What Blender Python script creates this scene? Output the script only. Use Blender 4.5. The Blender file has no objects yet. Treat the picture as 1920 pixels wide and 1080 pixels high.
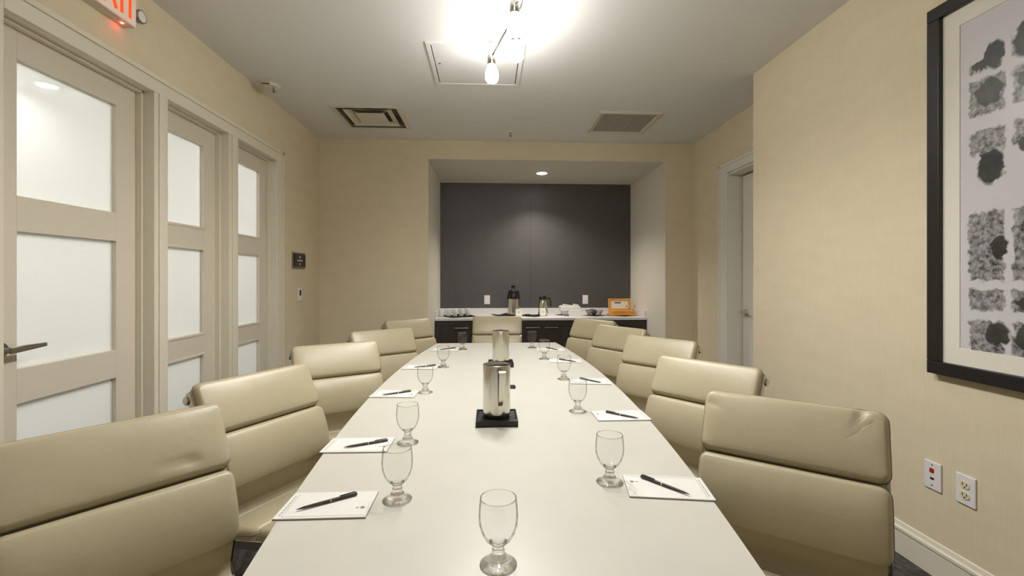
import bpy, bmesh, math, random
from mathutils import Vector, Matrix
random.seed(7)
C = bpy.context.scene.collection
sc = bpy.context.scene
PI = math.pi
# ------------------------------------------------------------------ camera
CH = 1.24
cam = bpy.data.cameras.new('camera'); cam.sensor_width = 36.0; cam.sensor_fit = 'HORIZONTAL'
cam.lens = 860.0 / 1920.0 * 36.0; cam.shift_y = -19.0 / 1920.0; cam.clip_start = 0.05
co = bpy.data.objects.new('camera', cam); C.objects.link(co)
co.location = (0, 0, CH); co.rotation_euler = (PI / 2, 0, -math.atan(45.0 / 860.0))
sc.camera = co
# ------------------------------------------------------------------ world, exposure
w = bpy.data.worlds.new('world'); sc.world = w; w.use_nodes = True
w.node_tree.nodes['Background'].inputs[0].default_value = (0.9, 0.95, 1, 1)
w.node_tree.nodes['Background'].inputs[1].default_value = 0.3
sc.view_settings.view_transform = 'Standard'; sc.view_settings.look = 'None'
sc.view_settings.gamma = 1.0; sc.view_settings.use_curve_mapping = False
sc.view_settings.exposure = 0.9
CZ = 2.67
WARM = (1.0, 0.97, 0.91)
def lamp(name, kind, loc, power, color, size=0.1, rot=(0, 0, 0), spread=None, sy=None):
    l = bpy.data.lights.new(name, kind); l.energy = power; l.color = color
    if kind == 'AREA':
        l.shape = 'DISK' if sy is None else 'RECTANGLE'; l.size = size
        if sy: l.size_y = sy
        if spread: l.spread = spread
    elif kind == 'SPOT':
        l.shadow_soft_size = size; l.spot_size = spread or 1.6; l.spot_blend = 0.8
    else: l.shadow_soft_size = size
    o = bpy.data.objects.new(name, l); C.objects.link(o); o.location = loc; o.rotation_euler = rot
    return o
BULBS = [(.02, 2.80), (.155, 2.51), (.135, 2.25), (.055, 1.71), (.125, 1.45)]
for x, y in BULBS: lamp('track_bulb', 'SPOT', (x, y, 2.41), 16, (1, .985, .955), 0.03, (0, 0, 0), 2.9)
# added fill lights behind the camera; recessed lights of the alcove and the corridor
FILL_LAMPS = [(-0.9, -0.75), (0.95, -0.75), (0.05, -0.75)]
for x, y in FILL_LAMPS: lamp('fill_or_alcove_lamp', 'AREA', (x, y, CZ - 0.012), 2, WARM, 0.15)
lamp('fill_or_alcove_lamp', 'SPOT', (0.632, 5.36, 2.455), 78, (1, .93, .82), 0.05, (0, 0, 0), 2.3)
for y in (1.4, 3.57): lamp('corridor_lamp', 'AREA', (-3.2, y, CZ - 0.012), 27, (1.0, 1.0, 0.97), 0.16)
SHADE_STRENGTH = 34.0

# ------------------------------------------------------------------ materials
def lin(c): return tuple(((v / 255) / 12.92 if v / 255 <= .04045 else ((v / 255 + .055) / 1.055) ** 2.4) for v in c)
class M:
    def __init__(s, name, col=(200, 200, 200), rough=.5, metal=0., **k):
        s.m = bpy.data.materials.new(name); s.m.use_nodes = True
        s.nt = s.m.node_tree; s.n = s.nt.nodes; s.l = s.nt.links
        s.p = s.n['Principled BSDF']; s.out = s.n['Material Output']
        s.col = (*lin(col), 1)
        s.p.inputs['Base Color'].default_value = s.col
        s.p.inputs['Roughness'].default_value = rough; s.p.inputs['Metallic'].default_value = metal
        for a, b in k.items():
            s.p.inputs[a.replace('_', ' ')].default_value = b
    def new(s, t, **k):
        n = s.n.new(t)
        for a, b in k.items(): setattr(n, a, b)
        return n
    def coords(s, scale=(1, 1, 1), rot=(0, 0, 0)):
        tc = s.new('ShaderNodeTexCoord'); mp = s.new('ShaderNodeMapping')
        mp.inputs['Scale'].default_value = scale; mp.inputs['Rotation'].default_value = rot
        s.l.new(tc.outputs['Object'], mp.inputs['Vector']); return mp.outputs['Vector']
    def noise(s, scale, detail=4, coords=(1, 1, 1), rough=.5):
        n = s.new('ShaderNodeTexNoise'); n.inputs['Scale'].default_value = scale
        n.inputs['Detail'].default_value = detail; n.inputs['Roughness'].default_value = rough
        s.l.new(s.coords(coords), n.inputs['Vector']); return n.outputs['Fac']
    def ramp(s, fac, stops):
        r = s.new('ShaderNodeValToRGB'); e = r.color_ramp.elements
        while len(e) < len(stops): e.new(.5)
        for i, (p, c) in enumerate(stops): e[i].position = p; e[i].color = (*lin(c), 1)
        s.l.new(fac, r.inputs[0]); return r.outputs[0]
    def base(s, sock): s.l.new(sock, s.p.inputs['Base Color']); return s
    def bump(s, fac, strength=.2, dist=.002):
        b = s.new('ShaderNodeBump'); b.inputs['Strength'].default_value = strength; b.inputs['Distance'].default_value = dist
        s.l.new(fac, b.inputs['Height']); s.l.new(b.outputs[0], s.p.inputs['Normal']); return s
    def mul(s, a, b):
        n = s.new('ShaderNodeMath', operation='MULTIPLY'); s.l.new(a, n.inputs[0]); s.l.new(b, n.inputs[1]); return n.outputs[0]
def vary(c, k): return tuple(max(0, min(255, v * k)) for v in c)
def mk_wallpaper(name, c):
    m = M(name, c, .75)
    f1 = m.noise(1, 5, (260, 260, 12)); f2 = m.noise(1, 4, (5, 5, 14))
    mx = m.new('ShaderNodeMath', operation='ADD'); m.l.new(f1, mx.inputs[0]); m.l.new(f2, mx.inputs[1])
    hf = m.new('ShaderNodeMath', operation='MULTIPLY'); m.l.new(mx.outputs[0], hf.inputs[0]); hf.inputs[1].default_value = .5
    m.base(m.ramp(hf.outputs[0], [(.3, vary(c, .975)), (.7, vary(c, 1.02))])); m.bump(hf.outputs[0], .08, .001)
    return m.m
WP = mk_wallpaper('wallpaper', (221, 208, 179))
m = M('ceiling_paint', (228, 227, 225), .9); m.bump(m.noise(300, 3), .08, .001); CEIL = m.m
m = M('alcove_paint', (222, 216, 202), .8); m.bump(m.noise(300, 3), .08, .001); ALC = m.m
m = M('trim_paint', (226, 219, 200), .38); m.bump(m.noise(60, 2), .03, .001); TRIM = m.m
m = M('door_paint', (217, 207, 189), .42); f = m.noise(1, 4, (3, 180, 180)); m.base(m.ramp(f, [(.3, (213, 203, 185)), (.7, (221, 211, 194))])); DOORP = m.m
m = M('white_door_paint', (225, 222, 210), .4); m.bump(m.noise(60, 2), .03, .001); WDOOR = m.m
m = M('carpet', (66, 63, 62), 1.0); f = m.noise(1, 6, (40, 14, 40), .7); m.base(m.ramp(f, [(.35, (42, 40, 41)), (.5, (72, 69, 68)), (.68, (104, 98, 94))])); m.bump(m.noise(400, 2), .6, .004); CARPET = m.m
# perforated dark accent paper: a diamond lattice of small pale dots
m = M('accent_paper', (62, 60, 60), .38)
tc = m.new('ShaderNodeTexCoord'); sp = m.new('ShaderNodeSeparateXYZ'); m.l.new(tc.outputs['Object'], sp.inputs[0])
def mth(m, op, a, b=None):
    n = m.new('ShaderNodeMath', operation=op)
    for i, v in enumerate((a, b)):
        if v is None: continue
        if isinstance(v, (int, float)): n.inputs[i].default_value = v
        else: m.l.new(v, n.inputs[i])
    return n.outputs[0]
K = 2 * PI / 0.030
a_ = mth(m, 'COSINE', mth(m, 'MULTIPLY', mth(m, 'ADD', sp.outputs[0], sp.outputs[2]), K))
b_ = mth(m, 'COSINE', mth(m, 'MULTIPLY', mth(m, 'SUBTRACT', sp.outputs[0], sp.outputs[2]), K))
dots = mth(m, 'MULTIPLY', mth(m, 'ADD', mth(m, 'ADD', a_, b_), 2), .25)
r = m.new('ShaderNodeValToRGB'); r.color_ramp.elements[0].position = .5; r.color_ramp.elements[1].position = .95
r.color_ramp.elements[0].color = (*lin((60, 59, 61)), 1); r.color_ramp.elements[1].color = (*lin((150, 147, 146)), 1)
m.l.new(dots, r.inputs[0]); m.base(r.outputs[0]); m.l.new(mth(m, 'MULTIPLY', mth(m, 'POWER', dots, 3), .8), m.p.inputs['Metallic']); m.bump(dots, .5, .003); ACC = m.m
m = M('table_laminate', (205, 202, 191), .32); f = m.noise(7, 3); m.base(m.ramp(f, [(.3, (203, 200, 189)), (.7, (207, 204, 193))])); TABLE = m.m
m = M('table_edge', (205, 198, 182), .4); m.bump(m.noise(80, 2), .03, .001); TEDGE = m.m
m = M('leather', (180, 169, 140), .36); f = m.noise(3, 3); m.base(m.ramp(f, [(.3, (177, 166, 137)), (.7, (184, 173, 144))]))
nb = m.new('ShaderNodeTexVoronoi'); nb.inputs['Scale'].default_value = 420; m.l.new(m.coords(), nb.inputs['Vector'])
n2 = m.noise(9, 3); ad = mth(m, 'ADD', mth(m, 'MULTIPLY', nb.outputs['Distance'], .12), mth(m, 'MULTIPLY', n2, 2.2)); m.bump(ad, .25, .004)
LEATH = m.m
m = M('piping_leather', (130, 119, 92), .5); m.bump(m.noise(200, 2), .1, .001); PIPE = m.m
def metal(name, c, rough, an=0, sc_=(2, 2, 300)):
    m = M(name, c, rough, 1.0); f = m.noise(1, 3, sc_); m.bump(f, .06, .0005)
    return m.m
CHROME = metal('polished_aluminium', (205, 203, 198), .14)
STEEL = metal('brushed_steel', (204, 200, 190), .22, sc_=(300, 300, 3))
NICKEL = metal('satin_nickel', (150, 146, 140), .28)
m = M('black_plastic', (22, 22, 23), .35); m.bump(m.noise(300, 2), .05, .001); BLACK = m.m
m = M('black_linen', (26, 25, 27), .85); m.bump(m.noise(250, 3), .4, .002); LINEN = m.m
m = M('black_frame_paint', (30, 29, 29), .38); m.bump(m.noise(1, 3, (60, 60, 4)), .1, .001); FRAMEP = m.m
m = M('espresso_wood', (58, 50, 45), .42); f = m.noise(1, 5, (90, 90, 4)); m.base(m.ramp(f, [(.3, (50, 43, 39)), (.7, (64, 56, 51))])); ESP = m.m
m = M('counter_quartz', (226, 223, 222), .3); f = m.noise(120, 4); m.base(m.ramp(f, [(.35, (212, 209, 208)), (.6, (230, 228, 227))])); QUARTZ = m.m
m = M('white_plastic', (232, 229, 228), .35); m.bump(m.noise(200, 2), .03, .001); WPLAS = m.m
m = M('cream_plastic', (226, 214, 180), .4); m.bump(m.noise(200, 2), .03, .001); CPLAS = m.m
m = M('vent_paint', (218, 212, 197), .5); m.bump(m.noise(100, 2), .04, .001); VENT = m.m
m = M('plenum_metal', (150, 143, 124), .6); m.bump(m.noise(60, 2), .05, .001); PLEN = m.m
m = M('duct_metal', (24, 24, 25), .8); m.bump(m.noise(60, 2), .05, .001); DUCT = m.m
m = M('grille_mesh', (158, 153, 142), .7)
ch = m.new('ShaderNodeTexVoronoi'); ch.inputs['Scale'].default_value = 110; m.l.new(m.coords(), ch.inputs['Vector'])
m.base(m.ramp(ch.outputs['Distance'], [(.25, (112, 108, 100)), (.5, (176, 170, 158))])); GRILLE = m.m
m = M('porcelain', (233, 232, 230), .2); m.bump(m.noise(20, 1), .01, .001); PORC = m.m
m = M('paper', (222, 220, 214), .7); m.bump(m.noise(150, 3), .05, .001); PAPER = m.m
m = M('pad_backing', (122, 114, 102), .8); m.bump(m.noise(150, 3), .05, .001); PBACK = m.m
m = M('print_ink', (120, 117, 112), .7); m.bump(m.noise(150, 3), .02, .001); INK = m.m
m = M('dark_ink', (40, 32, 28), .7); m.bump(m.noise(150, 3), .02, .001); DINK = m.m
m = M('pen_barrel', (74, 68, 64), .35, .4); m.bump(m.noise(300, 2), .03, .001); PEN = m.m
m = M('honey_wood', (215, 152, 62), .45); f = m.noise(1, 5, (6, 60, 60)); m.base(m.ramp(f, [(.3, (200, 132, 44)), (.7, (224, 166, 78))])); HONEY = m.m
m = M('red_plastic', (170, 34, 26), .4); m.bump(m.noise(100, 2), .02, .001); RED = m.m
m = M('black_gap', (18, 17, 16), .9); m.bump(m.noise(100, 2), .02, .001); GAP = m.m
m = M('mat_board', (226, 220, 208), .85); m.bump(m.noise(300, 3), .1, .001); MATB = m.m
def emis(name, c, s):
    m = M(name, c, .5); m.p.inputs['Emission Color'].default_value = (*lin(c), 1); m.p.inputs['Emission Strength'].default_value = s
    f = m.noise(20, 1); return m.m
SHADE = emis('lit_glass_shade', (255, 253, 248), SHADE_STRENGTH)
DIFF = emis('lit_lens', (255, 250, 240), 16)
CDIFF = emis('lit_corridor_lens', (240, 248, 255), 30)
EXITR = emis('lit_red_letter', (255, 62, 8), .8)
EXITF = emis('lit_sign_face', (226, 205, 190), .12)
REDLED = emis('red_indicator', (255, 50, 40), 25)
# frosted door glass
m = M('frosted_glass', (236, 236, 230), .25)
tr = m.new('ShaderNodeBsdfTranslucent'); tr.inputs[0].default_value = (.92, .93, .91, 1)
tp = m.new('ShaderNodeBsdfTransparent'); tp.inputs[0].default_value = (1, 1, 1, 1)
m1 = m.new('ShaderNodeMixShader'); m1.inputs[0].default_value = .55
m2 = m.new('ShaderNodeMixShader'); m2.inputs[0].default_value = .22
m.l.new(m.p.outputs[0], m1.inputs[1]); m.l.new(tr.outputs[0], m1.inputs[2])
m.l.new(m1.outputs[0], m2.inputs[1]); m.l.new(tp.outputs[0], m2.inputs[2]); m.l.new(m2.outputs[0], m.out.inputs[0])
f = m.noise(3, 2); FROST = m.m
# clear goblet glass: thin walls, darker towards the outline
def clear(name, edge, spec, solid):
    m = M(name, (255, 255, 255), .02)
    lw = m.new('ShaderNodeLayerWeight'); lw.inputs['Blend'].default_value = .35
    rp = m.new('ShaderNodeValToRGB'); e = rp.color_ramp.elements
    e[0].position = .5; e[0].color = (.985, .988, .985, 1); e[1].position = .88; e[1].color = (edge, edge, edge * .96, 1)
    m.l.new(lw.outputs['Facing'], rp.inputs[0])
    tp = m.new('ShaderNodeBsdfTransparent'); m.l.new(rp.outputs[0], tp.inputs[0])
    gl = m.new('ShaderNodeBsdfGlossy'); gl.inputs['Roughness'].default_value = .03
    fr = m.new('ShaderNodeFresnel'); fr.inputs['IOR'].default_value = 1.45
    sc2 = mth(m, 'MULTIPLY', fr.outputs[0], spec) if solid else mth(m, 'ADD', mth(m, 'MULTIPLY', mth(m, 'POWER', lw.outputs['Facing'], 5), spec * .5), .02)
    mx = m.new('ShaderNodeMixShader'); m.l.new(sc2, mx.inputs[0]); m.l.new(tp.outputs[0], mx.inputs[1]); m.l.new(gl.outputs[0], mx.inputs[2])
    fin = mx.outputs[0]
    if solid:
        g = m.new('ShaderNodeBsdfGlass'); g.inputs['IOR'].default_value = 1.45; g.inputs['Roughness'].default_value = .01
        m3 = m.new('ShaderNodeMixShader'); m3.inputs[0].default_value = solid
        m.l.new(fin, m3.inputs[1]); m.l.new(g.outputs[0], m3.inputs[2]); fin = m3.outputs[0]
    m.l.new(fin, m.out.inputs[0]); return m.m
GBOWL = clear('clear_glass', .38, .8, 0)
GSTEM = clear('solid_glass', .75, .9, .4)
# abstract print: smoky window grid on grey paper (plain generic pattern)
def mk_art():
    m = M('art_print', (200, 196, 198), .3)
    tc = m.new('ShaderNodeTexCoord'); sp = m.new('ShaderNodeSeparateXYZ'); m.l.new(tc.outputs['Object'], sp.inputs[0])
    y, z = sp.outputs[1], sp.outputs[2]
    n1 = m.new('ShaderNodeTexNoise'); n1.inputs['Scale'].default_value = 38; n1.inputs['Detail'].default_value = 6; m.l.new(tc.outputs['Object'], n1.inputs['Vector'])
    n2 = m.new('ShaderNodeTexNoise'); n2.inputs['Scale'].default_value = 48; n2.inputs['Detail'].default_value = 6; n2.inputs['Roughness'].default_value = .7; m.l.new(tc.outputs['Object'], n2.inputs['Vector'])
    jy = mth(m, 'ADD', y, mth(m, 'MULTIPLY', mth(m, 'SUBTRACT', n1.outputs['Fac'], .5), .045))
    jz = mth(m, 'ADD', z, mth(m, 'MULTIPLY', mth(m, 'SUBTRACT', n1.outputs['Fac'], .5), .045))
    def band(v, a, b, soft=.008):
        k = mth(m, 'MULTIPLY', mth(m, 'SUBTRACT', mth(m, 'MINIMUM', mth(m, 'SUBTRACT', v, a), mth(m, 'SUBTRACT', b, v)), 0), 1 / soft)
        return mth(m, 'MINIMUM', mth(m, 'MAXIMUM', k, 0), 1)
    def blob(cy, cz, ry, rz):
        a = mth(m, 'DIVIDE', mth(m, 'SUBTRACT', jy, cy), ry); b = mth(m, 'DIVIDE', mth(m, 'SUBTRACT', jz, cz), rz)
        d = mth(m, 'ADD', mth(m, 'MULTIPLY', a, a), mth(m, 'MULTIPLY', b, b))
        return mth(m, 'MINIMUM', mth(m, 'MAXIMUM', mth(m, 'MULTIPLY', mth(m, 'SUBTRACT', 1.15, d), 2.6), 0), 1)
    def tot(lst):
        t = lst[0]
        for q in lst[1:]: t = mth(m, 'MAXIMUM', t, q)
        return t
    cols = tot([band(jy, a, b) for a, b in ART_COLS])
    rows = tot([band(jz, a, b) for a, b in ART_ROWS])
    grid = mth(m, 'MULTIPLY', cols, rows)
    blobs = tot([blob(*q) for q in ART_BLOBS])
    tex = m.new('ShaderNodeValToRGB'); e = tex.color_ramp.elements; e[0].position = .36; e[1].position = .70; e[0].color = (1, 1, 1, 1); e[1].color = (.18, .18, .18, 1)
    m.l.new(n2.outputs['Fac'], tex.inputs[0])
    dark = mth(m, 'MAXIMUM', mth(m, 'MULTIPLY', grid, tex.outputs[0]), blobs)
    c1 = m.new('ShaderNodeMix', data_type='RGBA'); m.l.new(dark, c1.inputs[0])
    c1.inputs[6].default_value = (*lin((205, 201, 206)), 1)
    gr = m.ramp(m.noise(9, 3), [(.35, (44, 43, 46)), (.62, (74, 76, 68))])
    m.l.new(gr, c1.inputs[7]); m.base(c1.outputs[2]); return m.m

# ------------------------------------------------------------------ mesh builder
class MB:
    def __init__(s): s.v = []; s.f = []; s.mi = []; s.cur = 0
    def add(s, vs, fs):
        o = len(s.v); s.v += [tuple(v) for v in vs]; s.f += [tuple(i + o for i in f) for f in fs]; s.mi += [s.cur] * len(fs); return s
    def box(s, x0, x1, y0, y1, z0, z1, mat=None):
        vs = [Vector((x, y, z)) for z in (z0, z1) for y in (y0, y1) for x in (x0, x1)]
        if mat is not None: vs = [mat @ v for v in vs]
        return s.add(vs, [(0, 2, 3, 1), (4, 5, 7, 6), (0, 1, 5, 4), (2, 6, 7, 3), (0, 4, 6, 2), (1, 3, 7, 5)])
    def lathe(s, prof, c=(0, 0, 0), n=32, axis='Z', mat=None, caps=True):
        vs = []; fs = []
        for (r, h) in prof:
            for i in range(n):
                a = 2 * PI * i / n
                p = Vector((r * math.cos(a), r * math.sin(a), h))
                if axis == 'X': p = Vector((p.z, p.x, p.y))
                if axis == 'Y': p = Vector((p.y, p.z, p.x))
                if mat is not None: p = mat @ p
                vs.append(p + Vector(c))
        for j in range(len(prof) - 1):
            for i in range(n):
                k = (i + 1) % n
                fs.append((j * n + i, j * n + k, (j + 1) * n + k, (j + 1) * n + i))
        if caps:
            if prof[0][0] > 1e-5: fs.append(tuple(range(n))[::-1])
            if prof[-1][0] > 1e-5: fs.append(tuple((len(prof) - 1) * n + i for i in range(n)))
        return s.add(vs, fs)
    def cyl(s, p0, p1, r0, r1=None, n=16):
        return s.tube([p0, p1], r0 if r1 is None else [r0, r1], n)
    def tube(s, pts, r, n=10, closed=False):
        pts = [Vector(p) for p in pts]; N = len(pts); vs = []; fs = []
        rr = r if isinstance(r, (list, tuple)) else [r] * N
        up = None
        for i, p in enumerate(pts):
            a = pts[(i - 1) % N] if (closed or i) else p; b = pts[(i + 1) % N] if (closed or i < N - 1) else p
            t = (b - a).normalized()
            if up is None: up = t.orthogonal().normalized()
            up = (up - t * up.dot(t)).normalized(); q = t.cross(up)
            for k in range(n):
                an = 2 * PI * k / n; vs.append(p + (up * math.cos(an) + q * math.sin(an)) * rr[i])
        for i in range(N if closed else N - 1):
            j = (i + 1) % N
            for k in range(n):
                l = (k + 1) % n; fs.append((i * n + k, i * n + l, j * n + l, j * n + k))
        if not closed: fs += [tuple(range(n))[::-1], tuple((N - 1) * n + k for k in range(n))]
        return s.add(vs, fs)
    def strap(s, pts, wdir, w, t):
        """flat bar of width w (along wdir) and thickness t following pts"""
        pts = [Vector(p) for p in pts]; wd = Vector(wdir).normalized(); vs = []; fs = []; N = len(pts)
        for i, p in enumerate(pts):
            a = pts[max(i - 1, 0)]; b = pts[min(i + 1, N - 1)]; tg = (b - a).normalized(); nn = tg.cross(wd).normalized()
            ww = w[i] if isinstance(w, (list, tuple)) else w
            for sx, sn in ((-1, -1), (1, -1), (1, 1), (-1, 1)): vs.append(p + wd * sx * ww / 2 + nn * sn * t / 2)
        for i in range(N - 1):
            for k in range(4):
                l = (k + 1) % 4; fs.append((i * 4 + k, i * 4 + l, i * 4 + 4 + l, i * 4 + 4 + k))
        fs += [(3, 2, 1, 0), tuple((N - 1) * 4 + k for k in range(4))]
        return s.add(vs, fs)
    def prism(s, poly, z0, z1, fn=None):
        n = len(poly); fn = fn or (lambda a, b, h: (a, b, h))
        vs = [fn(a, b, z0) for a, b in poly] + [fn(a, b, z1) for a, b in poly]
        fs = [tuple(range(n))[::-1], tuple(range(n, 2 * n))] + [(i, (i + 1) % n, n + (i + 1) % n, n + i) for i in range(n)]
        return s.add(vs, fs)
    def build(s, name, mat, parent=None, smooth=True, bevel=0, seg=2, ang=35):
        me = bpy.data.meshes.new(name); me.from_pydata(s.v, [], s.f)
        bm = bmesh.new(); bm.from_mesh(me); bmesh.ops.recalc_face_normals(bm, faces=bm.faces); bm.to_mesh(me); bm.free()
        for mm in (mat if isinstance(mat, (list, tuple)) else [mat]): me.materials.append(mm)
        if isinstance(mat, (list, tuple)):
            for p, i in zip(me.polygons, s.mi): p.material_index = i
        if smooth:
            me.shade_smooth(); me.set_sharp_from_angle(angle=math.radians(ang))
        o = bpy.data.objects.new(name, me); C.objects.link(o)
        if parent: o.parent = parent
        if bevel:
            b = o.modifiers.new('bevel', 'BEVEL'); b.width = bevel; b.segments = seg; b.limit_method = 'ANGLE'; b.angle_limit = math.radians(40)
        return o
def empty(name, loc, rz=0, label=None, cat=None, group=None, kind=None):
    o = bpy.data.objects.new(name, None); o.empty_display_size = .1; C.objects.link(o); o.location = loc; o.rotation_euler = (0, 0, rz)
    return tag(o, label, cat, group, kind)
def tag(o, label=None, cat=None, group=None, kind=None):
    if label: o['label'] = label
    if cat: o['category'] = cat
    if group: o['group'] = group
    if kind: o['kind'] = kind
    return o
def copy_tree(o, parent=None):
    c = o.copy(); C.objects.link(c); c.parent = parent
    for ch_ in list(o.children): copy_tree(ch_, c)
    return c
def box(name, b, mat, parent=None, bevel=0, **k):
    return MB().box(*b).build(name, mat, parent, bevel=bevel, smooth=False)
def struct(o, label, cat): return tag(o, label, cat, None, 'structure')
def rrect(w_, h_, r, n=6):
    pts = []
    for cx, cy, a0 in ((w_ / 2 - r, h_ / 2 - r, 0), (-w_ / 2 + r, h_ / 2 - r, 90), (-w_ / 2 + r, -h_ / 2 + r, 180), (w_ / 2 - r, -h_ / 2 + r, 270)):
        for i in range(n + 1):
            a = math.radians(a0 + 90 * i / n); pts.append((cx + r * math.cos(a), cy + r * math.sin(a)))
    return pts

# ------------------------------------------------------------------ room shell
XL, XR, XN, YB, YA, YN, YF = -1.73, 2.185, 1.86, 4.805, 6.0, 3.127, -2.4
AX0, AX1, AZ = -0.62, 1.89, 2.481
T = .12
struct(box('floor', (XL - 1.8, 2.9, YF - T, YA + T, -.1, 0), CARPET), 'dark charcoal patterned carpet floor', 'floor')
b = MB(); VX, VY, VH = -1.026, 4.155, .255
for q in ((XL - 1.8, VX - VH, YF - T, YB), (VX + VH, 2.9, YF - T, YB), (VX - VH, VX + VH, YF - T, VY - VH), (VX - VH, VX + VH, VY + VH, YB)): b.box(*q, CZ, CZ + .1)
struct(b.build('ceiling', CEIL, smooth=False), 'flat off-white painted ceiling', 'ceiling')
b = MB()   # left wall with one wide opening for door and glazed panels
DY0, DY1, DZ1 = 1.68, 3.87, 2.235
b.box(XL - T, XL, YF, DY0, 0, CZ); b.box(XL - T, XL, DY1, YB + T, 0, CZ); b.box(XL - T, XL, DY0, DY1, DZ1, CZ)
struct(b.build('wall_left', WP, smooth=False), 'left wall in beige textured wallpaper', 'wall')
b = MB(); b.box(XL, AX0 - .006, YB, YB + T, 0, CZ); b.box(AX1 + .006, XR + T, YB, YB + T, 0, CZ); b.box(AX0 - .006, AX1 + .006, YB, YB + T, AZ, CZ)
struct(b.build('wall_back', WP, smooth=False), 'far beige wall around the buffet alcove', 'wall')
b = MB(); b.box(AX0 - T, AX0, YB + T, YA, 0, AZ); b.box(AX1, AX1 + T, YB + T, YA, 0, AZ); b.box(AX0 - .006, AX0, YB + .0005, YB + T, 0, AZ); b.box(AX1, AX1 + .006, YB + .0005, YB + T, 0, AZ)
b.box(AX0 - T, AX1 + T, YB + T, YA, AZ, AZ + .1)
# corner beads make the painted reveal start just behind the wallpaper
struct(b.build('wall_alcove', ALC, smooth=False), 'pale painted sides and soffit of the buffet alcove', 'wall')
struct(box('ceiling_alcove', (AX0 + .001, AX1 - .001, YB + .001, YA, AZ - .004, AZ - .0005), ALC), 'pale soffit ceiling of the alcove', 'ceiling')
struct(box('wall_accent', (AX0 - T, AX1 + T, YA, YA + T, 0, AZ + .1), ACC), 'dark grey dotted accent wall at the back of the alcove', 'wall')
box_seam = MB().box(.556, .5585, YA - .0012, YA, .84, AZ).build('trim_seam', ESP, smooth=False); struct(box_seam, 'thin vertical seam in the dotted accent paper', 'trim')
# right: near wall block stands forward of the door wall
struct(box('wall_right', (XN, XN + .5, YF, YN, 0, CZ), WP), 'right wall in beige textured wallpaper with the framed print', 'wall')
b = MB(); RD0, RD1, RDZ = 3.22, 4.10, 2.195
b.box(XR, XR + T, YN, RD0, 0, CZ); b.box(XR, XR + T, RD1, YB, 0, CZ); b.box(XR, XR + T, RD0, RD1, RDZ, CZ)
struct(b.build('wall_door_side', WP, smooth=False), 'recessed beige wall with a white door beyond the right wall', 'wall')
struct(box('wall_front', (XL, XN, YF - T, YF, 0, CZ), WP), 'beige wall behind the camera', 'wall')
# baseboards
def basebd(name, p0, p1, nrm, label):
    p0 = Vector((*p0, 0)); p1 = Vector((*p1, 0)); n = Vector((*nrm, 0))
    prof = [(0, 0), (.014, 0), (.014, .105), (.018, .108), (.018, .120), (.010, .126), (.006, .142), (0, .145)]
    vs = [p + n * a + Vector((0, 0, h)) for p in (p0, p1) for a, h in prof]; k = len(prof)
    fs = [tuple(range(k))[::-1], tuple(range(k, 2 * k))] + [(i, (i + 1) % k, k + (i + 1) % k, k + i) for i in range(k)]
    struct(MB().add(vs, fs).build(name, TRIM, smooth=False), label, 'baseboard')
basebd('baseboard_right', (XN, YF), (XN, YN), (-1, 0), 'white moulded baseboard along the right wall')
basebd('baseboard_left', (XL, 3.965), (XL, YB), (1, 0), 'white baseboard between glazed doors and back corner')
basebd('baseboard_left_near', (XL, YF), (XL, 1.6), (1, 0), 'white baseboard on the left wall near the camera')
basebd('baseboard_back', (XL + .015, YB), (AX0, YB), (0, -1), 'white baseboard below the far wall left of the alcove')
basebd('baseboard_back_right', (AX1, YB), (XR - .015, YB), (0, -1), 'white baseboard below the far wall right of the alcove')
basebd('baseboard_door_side', (XR, 4.215), (XR, YB), (-1, 0), 'white baseboard beside the white door')

# corridor behind the frosted doors
CO = mk_wallpaper('corridor_paint', (226, 228, 226))
b = MB(); b.box(-3.62, -3.5, YF, YA, 0, CZ); b.box(-3.5, XL - T, YF - T, YF, 0, CZ); b.box(-3.5, XL - T, YA, YA + T, 0, CZ)
struct(b.build('wall_corridor', CO, smooth=False), 'pale corridor wall behind the frosted doors', 'wall')
struct(box('ceiling_corridor', (-3.6, XL - T, YB, YA + T, CZ, CZ + .1), CEIL), 'corridor ceiling', 'ceiling')

# ------------------------------------------------------------------ left door set
XF = XL + .015       # casing face
XS = XL - .07        # slab face
OP = [(1.72, 2.455), (2.556, 3.14), (3.25, 3.83)]; OZ = 2.20
b = MB()
# casing: outer band, and a slimmer raised back band
b.box(XL, XF, 1.60, 1.72, 0, 2.29); b.box(XL, XF, 3.83, 3.95, 0, 2.29); b.box(XL, XF, 1.72, 3.83, OZ, 2.29)
b.box(XF, XF + .008, 1.60, 1.625, 0, 2.29); b.box(XF, XF + .008, 3.925, 3.95, 0, 2.29); b.box(XF, XF + .008, 1.60, 3.95, 2.265, 2.29)
for a, c in ((2.455, 2.556), (3.14, 3.25)):
    b.box(XL - T, XF, a, c, 0, OZ); b.box(XF, XF + .006, a + .03, c - .03, 0, OZ)
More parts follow.
